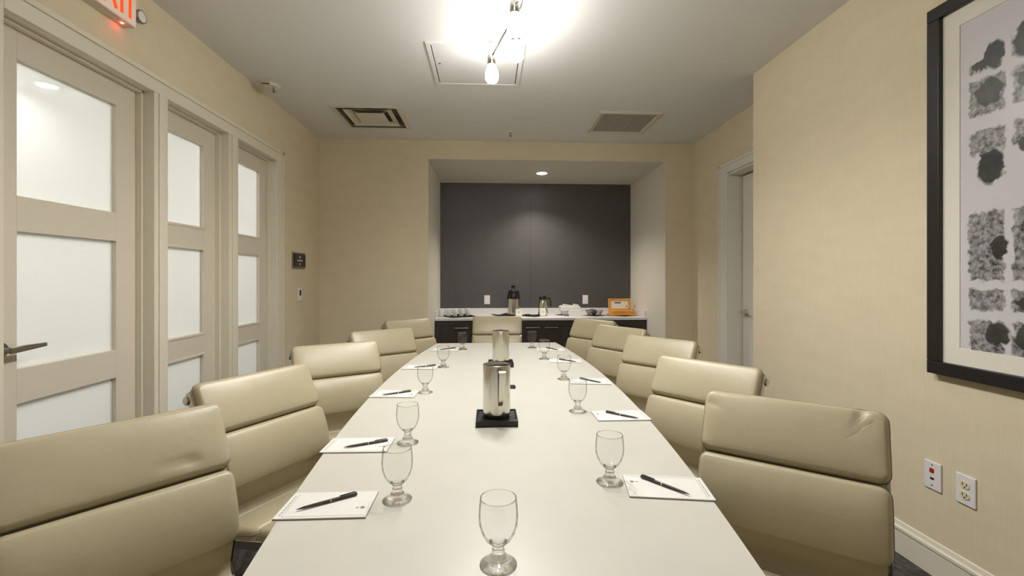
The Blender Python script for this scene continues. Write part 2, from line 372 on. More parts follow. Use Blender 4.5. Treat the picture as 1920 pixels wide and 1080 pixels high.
# jamb linings and head
b.box(XL - T, XL, DY0, 1.72, 0, OZ); b.box(XL - T, XL, 3.83, DY1, 0, OZ); b.box(XL - T, XL, DY0, DY1, OZ, DZ1)
struct(b.build('trim_1', TRIM, smooth=False, bevel=.0025), 'cream casing and mullions framing the three glazed doors', 'trim')
b = MB()
for y0, y1 in OP:      # stops
    b.box(XS, XS + .03, y1 - .012, y1, 0, OZ); b.box(XS, XS + .03, y0, y0 + .012, 0, OZ); b.box(XS, XS + .03, y0, y1, OZ - .012, OZ)
struct(b.build('trim_2', TRIM, smooth=False, bevel=.002), 'narrow cream door stops inside the casing', 'trim')
ROWS = [(.23, .756), (.891, 1.418), (1.555, 2.078)]
def glazed(name, y0, y1, g0, g1, label, cat, bead):
    root = empty(name, (XS - .02, (y0 + y1) / 2, 0)); tag(root, label, cat, None, 'structure')
    ox, oy = root.location.x, root.location.y
    def L(b_): return (b_[0] - ox, b_[1] - ox, b_[2] - oy, b_[3] - oy, b_[4], b_[5])
    x0, x1 = XS - .042, XS
    b = MB()
    b.box(*L((x0, x1, y0, g0, .01, OZ - .004))); b.box(*L((x0, x1, g1, y1, .01, OZ - .004)))
    zs = [.01] + [z for rr in ROWS for z in rr] + [OZ - .004]
    for i in range(0, len(zs), 2): b.box(*L((x0, x1, g0, g1, zs[i], zs[i + 1])))
    b.build('door_leaf' if cat == 'door' else 'sash', DOORP, root, smooth=False, bevel=.0015)
    for z0, z1 in ROWS:
        box('glass_pane', L((XS - .026, XS - .020, g0 - .0, g1 + .0, z0, z1)), FROST, root)
        if bead:
            b = MB(); t_ = .012
            for q in ((x1 - .012, x1 + .004, g0 - t_, g1 + t_, z0 - t_, z0 + .004), (x1 - .012, x1 + .004, g0 - t_, g1 + t_, z1 - .004, z1 + t_),
                      (x1 - .012, x1 + .004, g0 - t_, g0 + .004, z0, z1), (x1 - .012, x1 + .004, g1 - .004, g1 + t_, z0, z1)): b.box(*L(q))
            b.build('glazing_bead', DOORP, root, smooth=False, bevel=.003)
    return root
d1 = glazed('door_1', 1.725, 2.449, 1.852, 2.321, 'large left door with four stacked frosted panes and lever handle', 'door', False)
d1['label'] = 'nearest left glazed door with frosted panes and a dark lever handle'
ox, oy = d1.location.x, d1.location.y
b = MB(); hx, hy, hz = XS - ox, 1.785 - oy, .972
b.lathe([(.030, 0), (.030, .006), (.026, .012)], (hx, hy, hz), 28, 'X')
b.cyl((hx + .01, hy, hz), (hx + .055, hy, hz), .010)
b.strap([(hx + .052, hy - .012, hz), (hx + .052, hy + .05, hz + .003), (hx + .054, hy + .125, hz + .006)], (0, 0, 1), [.024, .022, .014], .010)
tag(b.build('lever_handle', NICKEL, d1, bevel=.002), 'dark satin metal lever handle')
glazed('window_1', 2.562, 3.134, 2.668, 3.006, 'middle glazed panel with frosted panes between two mullions', 'glazed panel', True)
glazed('window_2', 3.256, 3.824, 3.385, 3.715, 'farthest glazed panel with frosted panes beside the wall plaque', 'glazed panel', True)

# ------------------------------------------------------------------ right door
b = MB(); xf = XR - .016
b.box(xf, XR, RD1 - .03, RD1 + .108, 0, 2.285); b.box(xf, XR, YN, RD1 - .03, RDZ, 2.285)
b.box(xf - .008, xf, RD1 + .085, RD1 + .108, 0, 2.285); b.box(xf - .008, xf, YN, RD1 + .108, 2.262, 2.285)
b.box(XR - .001, XR + .22, RD1 - .03, RD1 - .012 + .0, 0, RDZ); b.box(XR - .001, XR + .22, RD0, RD1 - .03, RDZ - .018, RDZ)
b.box(xf, XR, YN, RD0 + .03, 0, RDZ)
struct(b.build('trim_3', WDOOR, smooth=False, bevel=.003), 'white casing and deep jamb of the right-hand door', 'trim')
d2 = empty('door_2', (XR + .16, 3.66, 0)); tag(d2, 'white flush door in the recess on the right with a small lever', 'door', None, 'structure')
box('door_leaf', (-.03, .015, -.43, .395, .01, RDZ - .03), WDOOR, d2, bevel=.002)
b = MB(); b.lathe([(.026, 0), (.026, -.006), (.022, -.012)], (-.03, .335, .935), 24, 'X')
b.cyl((-.04, .335, .935), (-.085, .335, .935), .009)
b.strap([(-.082, .345, .935), (-.082, .30, .936), (-.08, .235, .936)], (0, 0, 1), [.022, .02, .014], .010)
b.cyl((-.036, .335, .935), (-.036, .335, .905), .006)
b.build('lever_handle', CHROME, d2, bevel=.002)
box('kick_gap', (.05, .06, -.45, .5, 0, RDZ), GAP, d2)

# ------------------------------------------------------------------ ceiling things
h = empty('access_hatch', (-.076, 3.10, CZ)); tag(h, 'square white ceiling access hatch beside the track light', 'hatch')
b = MB()
for q in ((-.305, .305, -.305, -.278), (-.305, .305, .278, .305), (-.305, -.278, -.278, .278), (.278, .305, -.278, .278)): b.box(*q, -.008, -.0002)
b.build('frame', CEIL, h, smooth=False, bevel=.0015)
box('panel', (-.272, .272, -.272, .272, -.004, -.0004), CEIL, h, bevel=.001)
box('shadow_gap', (-.279, .279, -.279, .279, -.0010, -.0002), GAP, h)
b = MB().lathe([(.008, -.003), (.008, -.006), (.003, -.007)], (-.245, -.03, 0), 14); tag(b.build('latch', NICKEL, h), 'small metal screw latch')

v = empty('supply_vent', (-1.026, 4.155, CZ)); tag(v, 'square ceiling air diffuser with stepped cream louvres, left of centre', 'vent')
def frustum(o0, z0, o1, z1, th=.003):
    b_ = MB()
    vs = []
    for dz in (0, -th):
        for o_, z_ in ((o0, z0), (o1, z1)):
            vs += [(-o_, -o_, z_ + dz), (o_, -o_, z_ + dz), (o_, o_, z_ + dz), (-o_, o_, z_ + dz)]
    fs = []
    for i in range(4):
        j = (i + 1) % 4
        fs += [(i, j, 4 + j, 4 + i), (8 + i, 12 + i, 12 + j, 8 + j), (i, 8 + i, 8 + j, j), (4 + i, 4 + j, 12 + j, 12 + i)]
    return b_.add(vs, fs)
frustum(.295, -.001, .256, -.006, .004).build('frame', VENT, v, smooth=False)
b = MB()
for q in ((-.2545, .2545, -.2545, -.2515), (-.2545, .2545, .2515, .2545), (-.2545, -.2515, -.2515, .2515), (.2515, .2545, -.2515, .2515)): b.box(*q, -.003, .11)
b.box(-.2545, .2545, -.2545, .2545, .11, .115); b.build('plenum', PLEN, v, smooth=False)
MB().lathe([(.13, .109), (.13, .1065), (.001, .1065)], (0, .0, 0), 32).build('duct_opening', DUCT, v)
frustum(.205, -.003, .150, .020, .003).build('louvre', VENT, v, smooth=False)
frustum(.125, -.004, .085, .012, .003).build('louvre', VENT, v, smooth=False)
box('center_plate', (-.124, .124, -.124, .124, -.007, -.004), VENT, v, bevel=.001)
for sx in (-1, 1):
    for sy in (-1, 1): MB().cyl((sx * .10, sy * .10, .004), (sx * .253, sy * .253, .010), .003, n=6).build('bracket', VENT, v)

v = empty('return_vent', (1.24, 4.17, CZ)); tag(v, 'square perforated grey return air grille in the ceiling on the right', 'vent')
frustum(.295, -.001, .262, -.010, .004).build('frame', VENT, v, smooth=False)
frustum(.258, -.010, .236, -.004, .004).build('inner_frame', VENT, v, smooth=False)
box('grille', (-.236, .236, -.236, .236, -.006, -.002), GRILLE, v)

s = empty('sprinkler_head', (.219, 4.483, CZ)); tag(s, 'small metal fire sprinkler on the ceiling near the alcove', 'sprinkler')
MB().lathe([(.034, -.0005), (.034, -.003), (.012, -.010)], n=24).build('escutcheon', WPLAS, s)
b = MB(); b.cyl((0, 0, -.008), (0, 0, -.02), .008); b.tube([(-.004, 0, -.018), (-.013, 0, -.028), (-.003, 0, -.042)], .002, 6); b.tube([(.004, 0, -.018), (.013, 0, -.028), (.003, 0, -.042)], .002, 6)
b.lathe([(.004, -.041), (.016, -.043), (.016, -.045), (.002, -.046)], n=16); b.build('deflector', NICKEL, s)

s_d = empty('smoke_detector', (-1.60, 3.46, CZ)); tag(s_d, 'cream ceiling smoke detector close to the left wall', 'smoke detector')
MB().prism(rrect(.13, .13, .02), -.010, -.0005).build('mount', VENT, s_d, bevel=.002)
oc = [(.066 * math.cos(math.radians(22.5 + 45 * k)), .066 * math.sin(math.radians(22.5 + 45 * k))) for k in range(8)]
b = MB(); b.prism([(a_ * 1.04, c_ * 1.04) for a_, c_ in oc], -.034, -.010); b.build('housing', VENT, s_d, smooth=False, bevel=.004)
MB().prism([(a_ * .8, c_ * .8) for a_, c_ in oc], -.044, -.0345).build('sensor_cover', VENT, s_d, smooth=False, bevel=.003)
b = MB(); b.box(-.025, .025, -.0715, -.062, -.031, -.027); b.build('slot', GAP, s_d, smooth=False)
b = MB(); b.cyl((.04, -.03, -.040), (.041, -.031, -.062), .006, .004, 10); b.lathe([(.003, -.060), (.008, -.066), (.008, -.078), (.002, -.084)], (.041, -.031, 0), 14); b.build('test_lamp', NICKEL, s_d)

# recessed lights; the three behind the camera are added, unseen fill
def recessed(x, y, z, label, lens):
    r_ = empty('recessed_light', (x, y, z)); tag(r_, label, 'ceiling light')
    MB().lathe([(.058, -.0006), (.085, -.0006), (.085, -.004), (.062, -.010), (.058, -.0006)], n=36, caps=False).build('trim_ring', WPLAS, r_)
    MB().lathe([(.060, -.0008), (.062, -.006), (.052, -.013), (.03, -.017), (.001, -.018)], n=30).build('lens', lens, r_)
    return r_
recessed(.632, 5.364, AZ - .0045, 'small round recessed light in the alcove soffit', DIFF)
recessed(-3.26, 3.57, CZ, 'round recessed corridor light seen through the frosted door', CDIFF)
recessed(-3.26, 1.4, CZ, 'round recessed corridor light out of frame', CDIFF)
for (x, y), q in zip(FILL_LAMPS, ('left', 'right', 'middle')): recessed(x, y, CZ, 'added round ceiling fill light behind the camera, %s one of three' % q, DIFF)

# track light: an S-shaped bar with glass-shaded heads
t = empty('track_light', (.10, 2.1, CZ)); tag(t, 'chrome ceiling track light with bright frosted glass shades', 'track light')
def loc(p): return (p[0] - .10, p[1] - 2.1, p[2] - CZ)
BZ = 2.585
nodes = [(.02, 2.80, BZ), (.095, 2.50, BZ), (.165, 2.24, BZ), (.12, 1.95, BZ), (.06, 1.70, BZ), (.12, 1.42, BZ)]
pts = []
for i in range(len(nodes) - 1):
    for k in range(8):
        u = k / 8; P0 = Vector(nodes[max(i - 1, 0)]); P1 = Vector(nodes[i]); P2 = Vector(nodes[i + 1]); P3 = Vector(nodes[min(i + 2, len(nodes) - 1)])
        pts.append(.5 * ((2 * P1) + (P2 - P0) * u + (2 * P0 - 5 * P1 + 4 * P2 - P3) * u * u + (3 * P1 - P0 - 3 * P2 + P3) * u ** 3))
pts.append(Vector(nodes[-1]))
MB().tube([loc(p) for p in pts], .0055, 10).build('track_bar', CHROME, t)
b = MB(); b.lathe([(.06, -.0005), (.06, -.018), (.05, -.024), (.001, -.026)], (0.0, -.2, 0), 32); b.cyl((0, -.2, -.02), loc((.10, 1.9, BZ)), .007); b.build('canopy', CHROME, t)
heads = [((.02, 2.785, BZ), (.03, .06, -1)), ((.150, 2.50, BZ), (.05, .05, -1)), ((.128, 2.235, BZ), (.05, .12, -1)), ((.06, 1.72, BZ), (-.1, -.1, -1)), ((.12, 1.45, BZ), (.1, 0, -1))]
for p, dv in heads:
    dv = Vector(dv).normalized(); q = Vector((0, 0, 1)).rotation_difference(dv).to_matrix()
    p = Vector(loc(p))
    b = MB(); b.lathe([(.006, -.012), (.024, -.006), (.0245, 0), (.0245, .045), (.022, .05)], (0, 0, 0), 24, mat=q)
    b.cyl((0, 0, 0), (0, 0, .012), .006)
    o = b.build('lamp_holder', CHROME, t); o.location = p
    pr = [(.020, .05), (.024, .056), (.036, .085), (.041, .115), (.038, .14), (.028, .155), (.001, .16)]
    g = MB().lathe(pr, (0, 0, 0), 24, mat=q).build('glass_shade', SHADE, t); g.location = p
    tag(g, 'glowing frosted glass shade')
# cross arm carrying the offset second head
MB().tube([loc((.088, 2.50, BZ)), loc((.150, 2.50, BZ))], .004, 8).build('cross_arm', CHROME, t)
MB().tube([loc((.166, 2.235, BZ)), loc((.128, 2.235, BZ))], .004, 8).build('cross_arm', CHROME, t)

# exit sign
e = empty('exit_sign', (XL, 2.10, 2.535)); tag(e, 'lit EXIT sign with orange-red letters above the left doors', 'sign')
xe = .055
b = MB().box(.0005, xe - .001, -.185, .175, -.108, .095); b.build('housing', VENT, e, smooth=False, bevel=.002)
box('face_plate', (xe - .001, xe + .003, -.183, .173, -.106, .093), EXITF, e, bevel=.001)
def stroke(b_, y0, z0, y1, z1, w_=.020):
    d_ = Vector((0, y1 - y0, z1 - z0)); L_ = d_.length; d_.normalize(); n_ = Vector((0, -d_.z, d_.y)) * w_ / 2
    A = Vector((0, y0, z0)); B = Vector((0, y1, z1)); vs = []
    for x_ in (xe + .003, xe + .0045):
        for q_ in (A - n_, B - n_, B + n_, A + n_): vs.append(q_ + Vector((x_, 0, 0)))
    b_.add(vs, [(3, 2, 1, 0), (4, 5, 6, 7), (0, 1, 5, 4), (1, 2, 6, 5), (2, 3, 7, 6), (3, 0, 4, 7)])
zb, zt = -.082, .072; b = MB()
yT = 2.235 - 2.10; stroke(b, yT, zb, yT, zt, .017); stroke(b, yT - .033, zt - .008, yT + .030, zt - .008, .017)
b.build('letter', EXITR, e, smooth=False)['label'] = 'glowing letter T'
b = MB(); stroke(b, yT - .048, zb, yT - .048, zt, .018); b.build('letter', EXITR, e, smooth=False)['label'] = 'glowing letter I'
b = MB(); stroke(b, yT - .150, zb, yT - .078, zt); stroke(b, yT - .078, zb, yT - .150, zt); b.build('letter', EXITR, e, smooth=False)['label'] = 'glowing letter X'
b = MB(); y_ = yT - .25; stroke(b, y_, zb, y_, zt)
for zz in (zb + .01, -.005, zt - .01): stroke(b, y_, zz, y_ + .065, zz)
b.build('letter', EXITR, e, smooth=False)['label'] = 'glowing letter E'
MB().lathe([(.006, -.108), (.006, -.111), (.001, -.112)], (.03, .125, 0), 12).build('indicator', REDLED, e)
b = MB(); mt = Matrix.Rotation(math.radians(35), 3, 'Z') @ Matrix.Rotation(math.radians(-15), 3, 'Y')
b.lathe([(.010, -.02), (.028, 0), (.032, .02), (.030, .028)], (.035, .205, -.035), 24, 'X', mat=None); b.cyl((.02, .172, -.035), (.03, .20, -.035), .008)
b.build('lamp_head', NICKEL, e)
MB().lathe([(.028, .027), (.018, .031), (.001, .032)], (.035, .205, -.035), 24, 'X').build('lamp_lens', PORC, e)

# wall plaque and switch
p = empty('room_plaque', (XL, 4.28, 1.397)); tag(p, 'small square black plaque with pale marks on the left wall', 'sign')
box('backing', (.0005, .012, -.135, .135, -.072, .072), NICKEL, p, bevel=.002)
box('panel', (.012, .017, -.115, .13, -.055, .060), BLACK, p, bevel=.001)
b = MB(); b.lathe([(.012, .0172), (.012, .0178), (.001, .0178)], (0, .0, .032), 14, 'X'); b.lathe([(.010, .0172), (.010, .0178), (.001, .0178)], (0, .0, -.032), 14, 'X')
for k in range(6): b.box(.0172, .0178, -.055 + k * .019, -.043 + k * .019, -.006, .006)
b.build('raised_marks', WPLAS, p, smooth=False)
p = empty('light_switch', (XL, 4.305, 1.088)); tag(p, 'white wall switch plate with a dark rocker under the black plaque', 'switch')
box('plate', (.0005, .008, -.045, .045, -.06, .06), WPLAS, p, bevel=.002)
box('rocker', (.008, .012, -.012, .018, -.01, .040), DINK, p, bevel=.001)

# framed print on right wall
FY0, FY1, FZ0, FZ1 = .72, 1.816, .848, 2.344
ART_COLS = [(1.540, 1.668), (1.39, 1.522), (1.22, 1.36), (1.02, 1.18), (.86, .97)]
ART_COLS = [(a - (FY0 + FY1) / 2, b_ - (FY0 + FY1) / 2) for a, b_ in ART_COLS]
def zc(py, px=1850):  # art heights from the print's own layout (metres above floor)
    return None
ART_ROWS = [(.955, 1.085), (1.115, 1.20), (1.225, 1.49), (1.70, 1.795), (1.845, 1.985), (2.01, 2.05)]
ART_ROWS = [(a - 1.596, b_ - 1.596) for a, b_ in ART_ROWS]
ART_BLOBS = [(1.59, 1.65, .046, .068), (1.562, 1.352, .030, .048), (1.570, 1.035, .046, .046), (1.595, 1.925, .048, .055), (1.575, 2.055, .036, .05), (1.625, 2.035, .03, .02),
             (1.46, 1.93, .05, .035), (1.46, 2.06, .06, .07), (1.47, 1.70, .03, .03), (1.46, 1.03, .06, .05), (1.46, 1.15, .05, .03), (1.28, 1.40, .05, .06), (1.28, 1.96, .05, .06), (1.10, 1.70, .05, .06), (1.10, 1.05, .06, .05), (1.28, 2.06, .05, .05)]
ART_BLOBS = [(a - (FY0 + FY1) / 2, z_ - 1.596, c, d_) for a, z_, c, d_ in ART_BLOBS]
ART = mk_art()
f_ = empty('framed_print', (XN, (FY0 + FY1) / 2, 1.596)); tag(f_, 'large black-framed abstract grey and black print on the right wall', 'picture')
hy, hz = (FY1 - FY0) / 2, (FZ1 - FZ0) / 2; fw = .052
b = MB()
for q in ((-hy, hy, -hz, -hz + fw), (-hy, hy, hz - fw, hz), (-hy, -hy + fw, -hz + fw, hz - fw), (hy - fw, hy, -hz + fw, hz - fw)): b.box(-.038, -.006, *q)
b.build('frame', FRAMEP, f_, smooth=False, bevel=.003)
box('backing', (-.012, -.0006, -hy + .02, hy - .02, -hz + .02, hz - .02), FRAMEP, f_)
b = MB(); i0, i1 = fw, fw + .066
for q in ((-hy + i0, hy - i0, -hz + i0, -hz + i1), (-hy + i0, hy - i0, hz - i1, hz - i0), (-hy + i0, -hy + i1, -hz + i1, hz - i1), (hy - i1, hy - i0, -hz + i1, hz - i1)): b.box(-.020, -.017, *q)
b.build('mat_board', MATB, f_, smooth=False)
box('print', (-.0175, -.0155, -hy + i1 - .005, hy - i1 + .005, -hz + i1 - .005, hz - i1 + .005), ART, f_)

# wall plates on the right wall
def plate(name, loc_, nrm_rz, label, kind):
    p = empty(name, loc_, nrm_rz); tag(p, label, 'outlet')     # local +X leaves the wall
    box('cover_plate', (.0005, .007, -.037, .037, -.058, .058), WPLAS, p, bevel=.003)
    if kind == 'data':
        box('data_jack', (.007, .009, -.010, .008, .012, .030), RED, p)
        box('data_port', (.007, .0085, -.008, .008, -.016, -.008), GAP, p)
        for z_ in (.044, -.04): MB().lathe([(.003, .007), (.003, .008), (.001, .0082)], (0, 0, z_), 10, 'X').build('screw', NICKEL, p)
    elif kind == 'duplex':
        for z_ in (.020, -.020):
            o = MB().prism(rrect(.034, .028, .012), .0065, .010, lambda a, b_, h_: (h_, a, b_ + z_)).build('receptacle', CPLAS, p)
            b = MB(); b.box(.0101, .0106, -.009, -.006, z_ - .002, z_ + .008); b.box(.0101, .0106, .006, .009, z_ - .002, z_ + .007); b.lathe([(.003, .0101), (.003, .0106), (.001, .0106)], (0, 0, z_ - .008), 10, 'X'); b.build('slots', GAP, o)
    else:
        b = MB(); b.prism(rrect(.034, .068, .004), .0065, .009, lambda a, b_, h_: (h_, a, b_)); b.build('rocker', WPLAS, p)
    return p
plate('data_outlet', (XN, 1.822, .414), PI, 'white wall plate with a small red jack, left of the power outlet', 'data')
plate('wall_outlet', (XN, 1.689, .414), PI, 'white duplex power outlet with cream sockets on the right wall', 'duplex')
plate('wall_outlet', (-.012, YA, .955), -PI / 2, 'white outlet plate on the dotted wall, left of the airpot', 'rocker')
plate('wall_outlet', (1.283, YA, .955), -PI / 2, 'white outlet plate on the dotted wall above the white caddy', 'rocker')

# ------------------------------------------------------------------ counter
CT = .77; CY = 5.36
c = empty('buffet_counter', ((AX0 + AX1) / 2, 5.68, 0)); tag(c, 'continuous white stone countertop with backsplash in the alcove', 'countertop')
cx = (AX0 + AX1) / 2; hw = (AX1 - AX0) / 2 - .002
box('countertop', (-hw, hw, CY - 5.68, YA - 5.68 - .001, CT - .03, CT), QUARTZ, c, bevel=.003)
box('backsplash', (-hw + .02, hw - .02, YA - 5.68 - .022, YA - 5.68 - .002, CT, .845), QUARTZ, c, bevel=.002)
for xa in (-hw, hw - .02): box('side_splash', (xa, xa + .02, CY - 5.68 + .03, YA - 5.68 - .002, CT, .845), QUARTZ, c, bevel=.002)
uw = (AX1 - AX0) / 3
for k in range(3):
    x0 = AX0 + k * uw
    u = empty('base_cabinet', (x0 + uw / 2, 5.70, 0)); tag(u, ['dark espresso base cabinet at the left end of the counter', 'dark espresso base cabinet in the middle, behind the head chair', 'dark espresso base cabinet at the right end of the counter'][k], 'cabinet', 'base cabinets under the counter')
    W2 = uw / 2 - .002
    b = MB(); b.box(-W2, W2, -.30, .298, .09, CT - .0305); b.box(-W2, W2, -.24, .298, 0, .09); b.build('carcass', ESP, u, smooth=False)
    for sgn in (-1, 1):
        xa, xb = (-W2 + .003, -.0015) if sgn < 0 else (.0015, W2 - .003)
        z0, z1 = .10, CT - .040; r_ = .055
        b = MB(); b.box(xa, xb, -.312, -.3005, z0, z1)
        for q in ((xa, xb, z0, z0 + r_), (xa, xb, z1 - r_, z1), (xa, xa + r_, z0 + r_, z1 - r_), (xb - r_, xb, z0 + r_, z1 - r_)): b.box(q[0], q[1], -.320, -.312, q[2], q[3])
        dr = b.build('door', ESP, u, smooth=False, bevel=.0015)
        hx0, hx1 = (-.19, -.03) if sgn < 0 else (.03, .19)
        b = MB(); b.tube([(hx0, -.345, z1 - .075), (hx1, -.345, z1 - .075)], .005, 8)
        for hx_ in (hx0 + .02, hx1 - .02): b.cyl((hx_, -.345, z1 - .075), (hx_, -.319, z1 - .075), .004, n=8)
        b.build('handle', NICKEL, dr)

# ------------------------------------------------------------------ counter items
def napkin(x, y, s, rz, label, lift=.012):
    n = 14; vs = []; fs = []
    for j in range(n + 1):
        for i in range(n + 1):
            u, v_ = i / n - .5, j / n - .5
            e_ = max(abs(u), abs(v_)) * 2
            z_ = .0015 + lift * max(0, e_ - .75) * (1 + math.sin(7 * u + 5 * v_ + x * 9)) * .9
            vs.append((u * s, v_ * s, z_))
    for j in range(n):
        for i in range(n):
            a = j * (n + 1) + i; fs.append((a, a + 1, a + n + 2, a + n + 1))
    o = MB().add(vs, fs).build('linen_napkin', LINEN); o.location = (x, y, CT); o.rotation_euler = (0, 0, rz)
    m_ = o.modifiers.new('thick', 'SOLIDIFY'); m_.thickness = .003; m_.offset = 1
    return tag(o, label, 'napkin', 'black napkins on the counter')
napkin(-.36, 5.63, .34, math.radians(32), 'black cloth under the white mugs at the counter left end', .03)
napkin(.24, 5.72, .29, math.radians(45), 'black cloth laid diagonally under the tall airpot', .03)
napkin(.56, 5.645, .24, math.radians(42), 'black cloth under the smaller carafe, corner toward counter edge', .03)
napkin(.99, 5.76, .20, math.radians(40), 'black cloth under the white caddy', .0005)
napkin(1.335, 5.68, .21, math.radians(40), 'black cloth under the wire basket', .0005)
napkin(1.665, 5.68, .28, math.radians(45), 'black cloth under the wooden tea chest', .0005)
mug = empty('mug', (-.555, 5.60, CT + .006)); tag(mug, 'white mug at the far left of the row on black cloth', 'mug', 'white mugs on the counter')
MB().lathe([(.001, .002), (.026, .002), (.028, 0), (.030, .004), (.037, .04), (.040, .092), (.0385, .094), (.036, .09), (.033, .04), (.026, .01), (.001, .008)], n=28).build('cup', PORC, mug)
MB().tube([(.036, 0, .075), (.055, 0, .074), (.062, 0, .05), (.054, 0, .027), (.035, 0, .028)], .005, 8).build('handle', PORC, mug)
mug.rotation_euler.z = 1.3; mug.scale = (.88, .88, .95)
for (x, y, a, l) in ((-.478, 5.60, 1.7, 'white mug, second from the left in the row'), (-.402, 5.61, 1.4, 'white mug in the middle of the row on black cloth'), (-.327, 5.64, 1.8, 'white mug, second from the right in the row'), (-.252, 5.68, 1.5, 'white mug at the right end of the row on black cloth')):
    c2 = copy_tree(mug); c2.location = (x, y, CT + .006); c2.rotation_euler.z = a; c2['label'] = l
a = empty('airpot', (.318, 5.70, CT + .005)); tag(a, 'tall steel coffee airpot with black pump lid', 'coffee airpot')
MB().lathe([(.070, 0), (.073, .004), (.073, .21)], n=36).build('body', STEEL, a)
MB().lathe([(.076, .205), (.079, .215), (.079, .235), (.072, .25), (.070, .30), (.055, .312), (.001, .314)], n=36).build('lid', BLACK, a)
b = MB(); b.lathe([(.020, .31), (.022, .33), (.026, .345), (.026, .368), (.018, .375), (.001, .376)], (-.004, 0, 0), 20); b.strap([(-.01, 0, .325), (-.01, -.04, .335), (-.01, -.075, .32), (-.01, -.09, .29)], (1, 0, 0), .03, .02); b.build('pump', BLACK, a)
MB().tube([(.079 * math.cos(q), .079 * math.sin(q), .222 - .10 * math.sin(q)) for q in [PI * k / 16 for k in range(17)]], .005, 8).build('carry_handle', BLACK, a)
MB().lathe([(.071, -.001), (.075, -.001), (.075, .012), (.0735, .014)], n=36).build('base_ring', BLACK, a)
a = empty('thermal_carafe', (.685, 5.70, CT + .005)); tag(a, 'smaller steel thermal carafe with black lid and side handle', 'carafe')
MB().lathe([(.060, 0), (.062, .004), (.060, .10), (.056, .15), (.050, .185), (.040, .20)], n=36).build('body', STEEL, a)
b = MB(); b.lathe([(.041, .196), (.046, .20), (.044, .222), (.02, .23), (.001, .231)], n=28); b.strap([(-.02, -.01, .218), (-.055, -.03, .228)], (0, 1, 0), .03, .012); b.box(.0, .04, -.01, .01, .228, .242); b.build('lid', BLACK, a)
MB().strap([(.035, 0, .21), (.075, 0, .215), (.093, 0, .18), (.100, 0, .13), (.094, 0, .11)], (0, 1, 0), .022, .014).build('handle', BLACK, a)
def tent(x, y, w_, h_, rz, label):
    o = MB(); d_ = .022
    o.prism([(-d_, 0), (0, h_), (d_, 0), (d_ - .002, 0), (0, h_ - .004), (-d_ + .002, 0)], -w_ / 2, w_ / 2, lambda a_, b_, k_: (k_, a_, b_))
    o = o.build('tent_card', PAPER, smooth=False); o.location = (x, y, CT + .006); o.rotation_euler = (0, 0, rz)
    k = MB(); 
    for zz, ww in ((.62, .3), (.5, .4), (.38, .18)):
        yy = -d_ * (1 - zz) - .0012
        k.box(-w_ * ww / 2, w_ * ww / 2, yy - .0005, yy, h_ * zz, h_ * zz + .003)
    k.build('print', INK, o, smooth=False)
    tag(o, label, 'card')
tent(.375, 5.585, .075, .085, 0, 'small white folded card standing in front of the airpot')
tent(.665, 5.575, .072, .095, 0, 'small white folded card standing in front of the carafe')
a = empty('condiment_caddy', (1.03, 5.76, CT + .004)); tag(a, 'white stepped caddy holding sachets on the counter', 'caddy')
b = MB(); b.box(-.10, .10, -.07, .07, 0, .05); b.box(-.125, .125, -.085, .085, .05, .11); b.build('tray', WPLAS, a, smooth=False, bevel=.006)
b = MB()
for k in range(7):
    b.box(-.115 + k * .033, -.09 + k * .033, -.05, .05, .11, .118 + (k * 7 % 4) * .005)
b.build('sachets', PAPER, a, smooth=False, bevel=.003)
o = MB().prism([(-.068, 0), (.068, 0), (.080, .045), (.062, .078), (-.062, .078), (-.080, .045)], -.012, .012, lambda a_, b_, k_: (a_, k_ + .012 * (b_ / .078), b_)).build('folded_paper', PAPER, smooth=False, bevel=.003)
o.location = (1.055, 5.52, CT + .0005); tag(o, 'white folded paper stack standing in front of the white caddy', 'paper stack')
a = empty('wire_basket', (1.325, 5.66, CT + .005)); tag(a, 'oval dark wire basket filled with dark packets', 'basket')
b = MB()
for z_, r_ in ((.002, .075), (.022, .088), (.042, .10), (.060, .112)):
    b.tube([(r_ * math.cos(q * PI / 16), r_ * .75 * math.sin(q * PI / 16), z_) for q in range(32)], .0028, 6, True)
for q in range(26):
    t_ = q * 2 * PI / 26
    b.tube([(.075 * math.cos(t_), .056 * math.sin(t_), .002), (.112 * math.cos(t_ + .12), .084 * math.sin(t_ + .12), .060)], .002, 5)
b.build('wire_frame', NICKEL, a)
random.seed(3)
for k in range(9):
    an = random.random() * 6.28; rr = random.random() * .065
    o = MB().prism(rrect(.055, .04, .006), 0, .012).build('packet', BLACK, bevel=.003)
    o.location = (1.325 + rr * math.cos(an), 5.66 + rr * .7 * math.sin(an), CT + .018 + k * .0055); o.rotation_euler = (random.uniform(-.35, .35), random.uniform(-.35, .35), an)
    tag(o, 'dark packet heaped in the wire basket', 'packet', 'dark packets in the wire basket')
a = empty('tea_chest', (1.68, 5.70, CT + .006)); tag(a, 'open honey-coloured wooden tea chest at the right end of the counter', 'box')
b = MB(); b.box(-.15, .15, -.10, .07, 0, .055); b.build('chest', HONEY, a, smooth=False, bevel=.004)
box('plinth', (-.17, .16, -.115, .085, 0, .012), HONEY, a, bevel=.003)
b = MB(); tl = Matrix.Translation((0, .075, .05)) @ Matrix.Rotation(math.radians(-10), 4, 'X')
for q in ((-.145, .145, 0, .022), (-.145, .145, .125, .15), (-.145, -.115, .022, .125), (.112, .145, .022, .125)): b.box(q[0], q[1], -.012, .012, q[2], q[3], tl)
b.box(-.13, .13, .004, .012, .01, .14, tl)
ld = b.build('lid', HONEY, a, smooth=False, bevel=.003)
b = MB().box(-.113, .110, -.0035, .0035, .023, .124, tl).build('label_card', PAPER, ld, smooth=False)
b = MB()
for k in range(5): b.box(-.065 + k * .017, -.052 + k * .017, -.0045, -.0036, .088, .106, tl)
